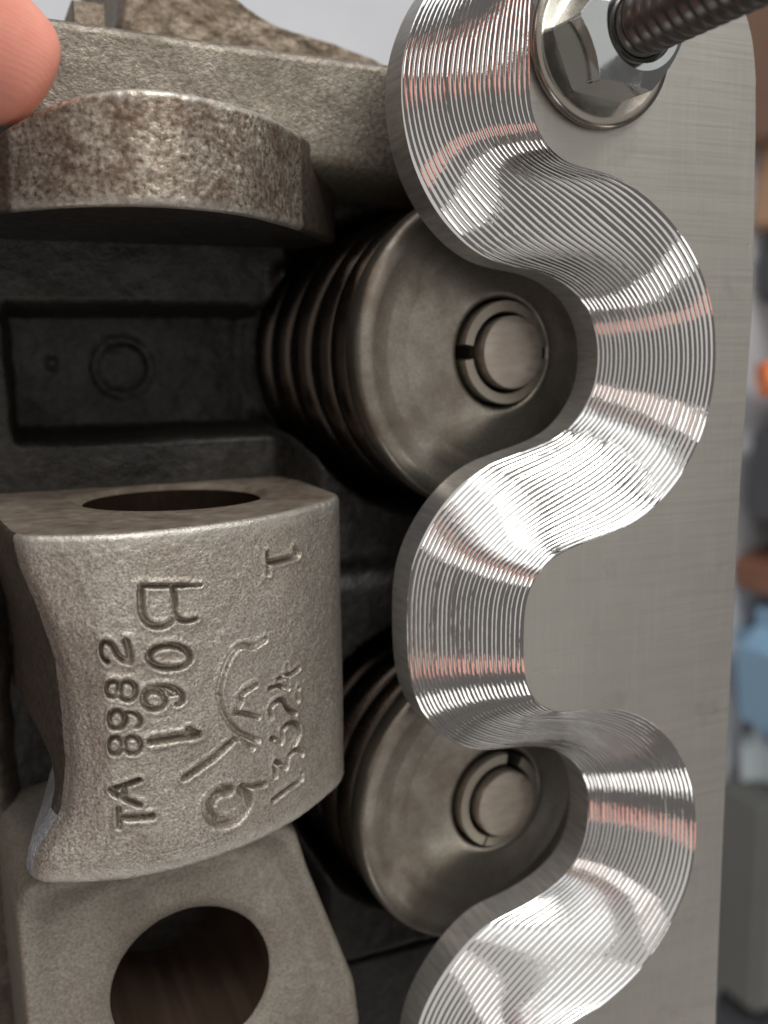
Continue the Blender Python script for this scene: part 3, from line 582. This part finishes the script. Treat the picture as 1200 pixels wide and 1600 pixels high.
# ------------------------------------------------------------------ rough brown casting behind the rail
def make_rear():
    pts = np.array([(29.0, 50), (30.6, 58), (31.5, 76), (34, 92), (48, 90), (47.5, 72), (50.1, 60.3), (53, 58.7), (56, 57.4), (59, 56.5), (67, 55.1), (77.6, 52.6), (84, 50), (70, 46.5), (50, 46.5)])
    o2 = spline(np.r_[pts, pts[:1]], 420)[:-1]; c = np.array([48., 55.]); rings = []
    for k, z in [(1.0, -118), (1.0, -90), (1.0, -70), (1.0, -62.5), (.985, -60.6)]+[(kk, -60.) for kk in np.linspace(.96, .01, 40)]:
        q = c+(o2-c)*k; rings.append(np.c_[q, z+.7*fbm(q[:, 0]/2.5, q[:, 1]/2.5, 3, 8)])
    o = mesh('rough_casting', np.concatenate(rings), grid_faces(len(rings), len(o2), True, flip=True), M['rear'], None)
    tag(o, 'rough brown tapering casting behind the head rail', 'casting')
    V = []; b = [(22.5, 52), (27.8, 52), (27.8, 57.2), (22.5, 57.2)]
    for k, z in ((1, -110), (1, -61), (.9, -60)):
        for p in b: V.append(((p[0]-25)*k+25, (p[1]-54.5)*k+54.5, z))
    F = grid_faces(3, 4, True)+[(8, 9, 10, 11)]
    o = mesh('square_lug', V, F, M['rear'], None, smooth=False)
    tag(o, 'small pale square lug between fingertip and rough casting', 'lug')
make_rear()

# ------------------------------------------------------------------ valve springs, retainers, keepers, valves
AX = np.array([math.sin(math.radians(5.5)), 0, math.cos(math.radians(5.5))])
def valve_set(T, which, slit):
    T = np.array(T, float); KS = 1.037
    rim = T-AX*3.5*KS
    e1 = np.cross([0, 1, 0], AX); e1 /= np.linalg.norm(e1); e2 = np.cross(AX, e1)
    # spring
    R0, wr, pitch = 22.7, 3.0, 8.9; turns = 4.6; n = int(turns*64); ns = 18; V = []
    for i in range(n+1):
        t = i/64; a = 2*math.pi*t+.8
        h = -4.4-wr-pitch*t*min(1, .55+.45*min(1, t)) if t < 1 else -4.4-wr-pitch*t
        h = -5.0-wr-pitch*(t-.45*min(t, 1))
        er = math.cos(a)*e1+math.sin(a)*e2
        c = rim+AX*h+er*R0
        for k in range(ns):
            b = 2*math.pi*k/ns
            V.append(c+wr*(math.cos(b)*er+math.sin(b)*AX))
    F = grid_faces(n+1, ns, True, flip=True)+[tuple(range(ns)), tuple(n*ns+k for k in range(ns))[::-1]]
    o = mesh('valve_spring', V, F, M['spring'], None)
    tag(o, f'oily brown coil valve spring under the {which} retainer', 'spring', 'valve springs')
    # retainer
    pr = [(12, -8.5), (17.5, -8.5), (17.6, -4.9), (24.2, -4.7), (25.1, -4.3), (25.4, -3.2), (25.35, -1.3), (25.0, -.5), (24.3, -.05), (23.2, .1), (22.6, 0), (21.9, -.25), (20.2, -.4), (20.0, -.42), (19.7, -.4), (17.1, -.4), (16.9, -.42), (16.6, -.39), (14.4, -.29), (12, 0), (10.4, .3), (9.5, .45), (8.95, .42), (8.6, .15), (8.4, -.5), (8.3, -2.5), (7.0, -9)]
    pr = [(r*KS, z*KS) for r, z in pr]; V, F = lathe(pr, rim, AX, 160)
    o = mesh('spring_retainer', V, F, M['retainer'], None, sharp=45)
    tag(o, f'round dished steel spring retainer, {which} one', 'retainer', 'spring retainers')
    # two half-ring keepers
    for s, (a0, a1) in enumerate(slit):
        n = 40; V = []; sec = [(7.75, -3), (8.0, 1.35), (7.85, 1.7), (6.4, 1.75), (6.2, 1.5), (6.1, -3)]
        for i in range(n+1):
            a = math.radians(a0+(a1-a0)*i/n); er = math.cos(a)*e1+math.sin(a)*e2
            for r, h in sec: V.append(rim+(AX*h+er*r)*KS)
        F = grid_faces(n+1, 6, True)+[tuple(range(6))[::-1], tuple(n*6+k for k in range(6))]
        o = mesh('valve_keeper', V, F, M['keeper'], None, sharp=30)
        tag(o, f'{("longer", "shorter")[s]} half ring keeper round the {which} valve tip' if which == 'lower' else f'{("upper", "bottom")[s]} half ring keeper round the upper valve tip', 'keeper', 'valve keepers')
    # valve stem
    pr = [(4.6, -60), (4.6, -1.2), (5.3, -1.0), (5.45, .5), (5.6, 1.4), (5.6, 3.15), (5.45, 3.42), (5.15, 3.55), (3, 3.57), (.05, 3.58)]
    pr = [(r*KS, z*KS) for r, z in pr]; V, F = lathe(pr, rim, AX, 96)
    o = mesh('valve', V, F, M['tip'], None, sharp=35)
    tag(o, f'round tan valve stem tip in the {which} retainer', 'valve', 'valves')
valve_set(TIP1, 'upper', ((-160, -3+0), (4, 172)) if False else ((6, 170), (188, 352)))
valve_set(TIP2, 'lower', ((80, 243.3), (246.7, 416)))

# ------------------------------------------------------------------ hand: index fingertip on the upper stand
def make_hand():
    bm_pts = []; rad = []; edges = []
    def chain(pts, rads, root=None):
        start = len(bm_pts)
        prev = root
        for p, r in zip(pts, rads):
            bm_pts.append(p); rad.append(r); k = len(bm_pts)-1
            if prev is not None: edges.append((prev, k))
            prev = k
        return start, prev
    tip = np.array(FINGER_TIP)
    wrist = tip+np.array([-125, 95, 75])
    palm0 = tip+np.array([-75, 62, 42])
    chain([wrist, wrist+np.array([16, -14, -8]), palm0], [19, 20, 17])        # 0,1,2
    # index
    chain([palm0+np.array([17, -10, 2]), tip+np.array([-42, 24, 26]), tip+np.array([-20, 11, 11]), tip+np.array([-6, 3.2, 2]), tip], [11.0, 9.8, 9.3, 9.0, 7.3], 2)
    # middle, ring, little curl beside it, further back and up
    for k, (ox, oy, oz) in enumerate(((6, 12, 6), (-4, 28, 8), (-16, 42, 8))):
        b = palm0+np.array([8+ox*.6, oy*.8, 2+oz])
        s = (1, .95, .8)[k]
        chain([b, b+np.array([24*s, -6*s, 4]), b+np.array([38*s, -9*s, -12*s]), b+np.array([36*s, -8*s, -28*s])], [10*s, 9*s, 8.2*s, 6.6*s], 2)
    # thumb
    chain([palm0+np.array([-6, -22, -8]), palm0+np.array([10, -40, -14]), palm0+np.array([30, -50, -16])], [11, 9.5, 7.5], 1)
    me = bpy.data.meshes.new('person'); me.from_pydata([tuple(np.array(p)*S) for p in bm_pts], edges, []); me.update()
    o = bpy.data.objects.new('person', me); col.objects.link(o)
    sk = o.modifiers.new('Skin', 'SKIN'); sk.use_smooth_shade = True
    lay = me.skin_vertices[0].data if me.skin_vertices else None
    if lay is None:
        bpy.context.view_layer.objects.active = o; o.select_set(True)
        bpy.ops.mesh.customdata_skin_add(); lay = me.skin_vertices[0].data
    for k, r in enumerate(rad):
        lay[k].radius = (r*S, r*S); lay[k].use_root = (k == 0)
    sb = o.modifiers.new('Sub', 'SUBSURF'); sb.levels = 3; sb.render_levels = 3
    me.materials.append(M['skin'])
    tag(o, 'bare fingertip reaching in from the upper left onto the brown boss', 'person')
make_hand()

# ------------------------------------------------------------------ blurred things on the bench to the right
def rounded_box(name, cx, cy, z0, z1, sx, sy, rz, mat, label, cat, bev=4):
    bm = bmesh.new(); bmesh.ops.create_cube(bm, size=1)
    for v in bm.verts:
        v.co = Vector((v.co.x*sx, v.co.y*sy, (v.co.z+.5)*(z1-z0)))*S
    bmesh.ops.bevel(bm, geom=bm.edges[:], offset=bev*S, segments=3, affect='EDGES')
    me = bpy.data.meshes.new(name); bm.to_mesh(me); bm.free(); me.materials.append(mat)
    o = bpy.data.objects.new(name, me); col.objects.link(o); o.location = (cx*S, cy*S, z0*S); o.rotation_euler.z = math.radians(rz)
    if label: tag(o, label, cat)
    return o
def background():
    zb = -224
    wood = plain('reddish_wood', (.17, .085, .055), (.30, .17, .11), .6, .03, .6)
    tan = plain('tan_card', (.42, .25, .15), (.55, .35, .22), .8, .02, .4)
    dark = plain('dark_grey_plastic', (.035, .037, .042), (.10, .10, .11), .5, .03, .5)
    orange = plain('orange_rubber', (.80, .16, .035), (.88, .24, .06), .45, .03, .2)
    rust = plain('rusty_steel', (.20, .075, .04), (.36, .17, .10), .7, .06, .5)
    blue = plain('blue_plastic', (.20, .37, .54), (.36, .53, .67), .35, .02, .4)
    pale = plain('pale_label', (.60, .68, .72), (.72, .77, .78), .5, .03, .2)
    grey = plain('grey_green_panel', (.12, .122, .112), (.19, .19, .175), .6, .01, .5)
    rounded_box('wooden_block', 345, 120, zb, -120, 70, 66, 6, wood, 'reddish brown wooden block at the top right behind the plate', 'block', 3)
    rounded_box('cardboard_box', 350, 66, zb, -150, 58, 36, -5, tan, 'tan cardboard box blurred behind the plate edge', 'box', 2)
    rounded_box('dark_case', 352, 34, zb, -170, 60, 26, 4, dark, 'black case between cardboard box and orange hose', 'case', 4)
    # orange hose: a bent tube
    pts = spline([(312, -13, -205), (330, -10, -196), (350, -14, -192), (372, -24, -198), (392, -40, -215)], 60); V = []
    for i, p in enumerate(pts):
        t = pts[min(i+1, 59)]-pts[max(i-1, 0)]; t /= np.linalg.norm(t); a = np.cross(t, [0, 0, 1]); a /= np.linalg.norm(a); b = np.cross(t, a)
        for k in range(20):
            an = 2*math.pi*k/20; V.append(p+7.5*(math.cos(an)*a+math.sin(an)*b))
    o = mesh('orange_hose', V, grid_faces(60, 20, True)+[tuple(range(20))], orange, None)
    tag(o, 'bright orange hose lying beside the plate on the right', 'hose')
    root = rounded_box('tool_bag', 352, -56, zb, -165, 74, 60, -4, dark, None, None, 12)
    tag(root, 'dark grey tool bag below the orange hose', 'bag')
    rounded_box('rusty_bracket', 336, -97, zb, -175, 34, 15, 10, rust, 'small rusty steel bracket above the blue bottle', 'bracket', 2)
    # blue bottle lying upright: lathe with label band
    bt = empty('blue_bottle', (343, -142, zb)); tag(bt, 'blue plastic bottle with pale cap behind the plate edge', 'bottle')
    jb = rounded_box('bottle_body', 0, 0, 0, 118, 62, 62, 8, blue, None, None, 13); jb.parent = bt; jb.location = (0, 0, 0)
    V, F = lathe([(.1, 140), (11, 140), (12, 138), (12, 122), (10.2, 122)], (343, -142, zb), (0, 0, 1), 32)
    mesh('cap', V, F[::1], pale, bt)
    pal = rounded_box('pale_rag', 352, -186, zb, -205, 62, 34, 3, pale, 'pale folded rag beside the blue bottle', 'rag', 8)
    pan = empty('grey_panel', (360, -250, zb)); tag(pan, 'grey green metal panel with bolt holes at lower right', 'panel')
    b = rounded_box('sheet', 0, 0, 0, 30, 90, 104, 0, grey, None, None, 3); b.parent = pan; b.location = (0, 0, 0)
    for hx, hy in ((-30, 30), (-30, -12), (-26, 10), (-32, -38)):
        V, F = lathe([(.1, .25), (2.8, .25), (3.0, 0)], (360+hx, -250+hy, zb+30.2), (0, 0, 1), 20)
        mesh('bolt_head', V, F[::1], dark, pan)
    rounded_box('black_tray', 362, -335, zb, -190, 90, 52, 0, dark, 'black tray edge below the grey panel at bottom right', 'tray', 4)
_before = set(bpy.data.objects)
background()
for o in set(bpy.data.objects)-_before:                  # the clutter stands on the bench, well below the head
    if o.parent is None:
        o.scale = (2, 2, 2); c = Vector((0, 0, 116.96*S)); o.location = c+(o.location-c)*2
def make_block():
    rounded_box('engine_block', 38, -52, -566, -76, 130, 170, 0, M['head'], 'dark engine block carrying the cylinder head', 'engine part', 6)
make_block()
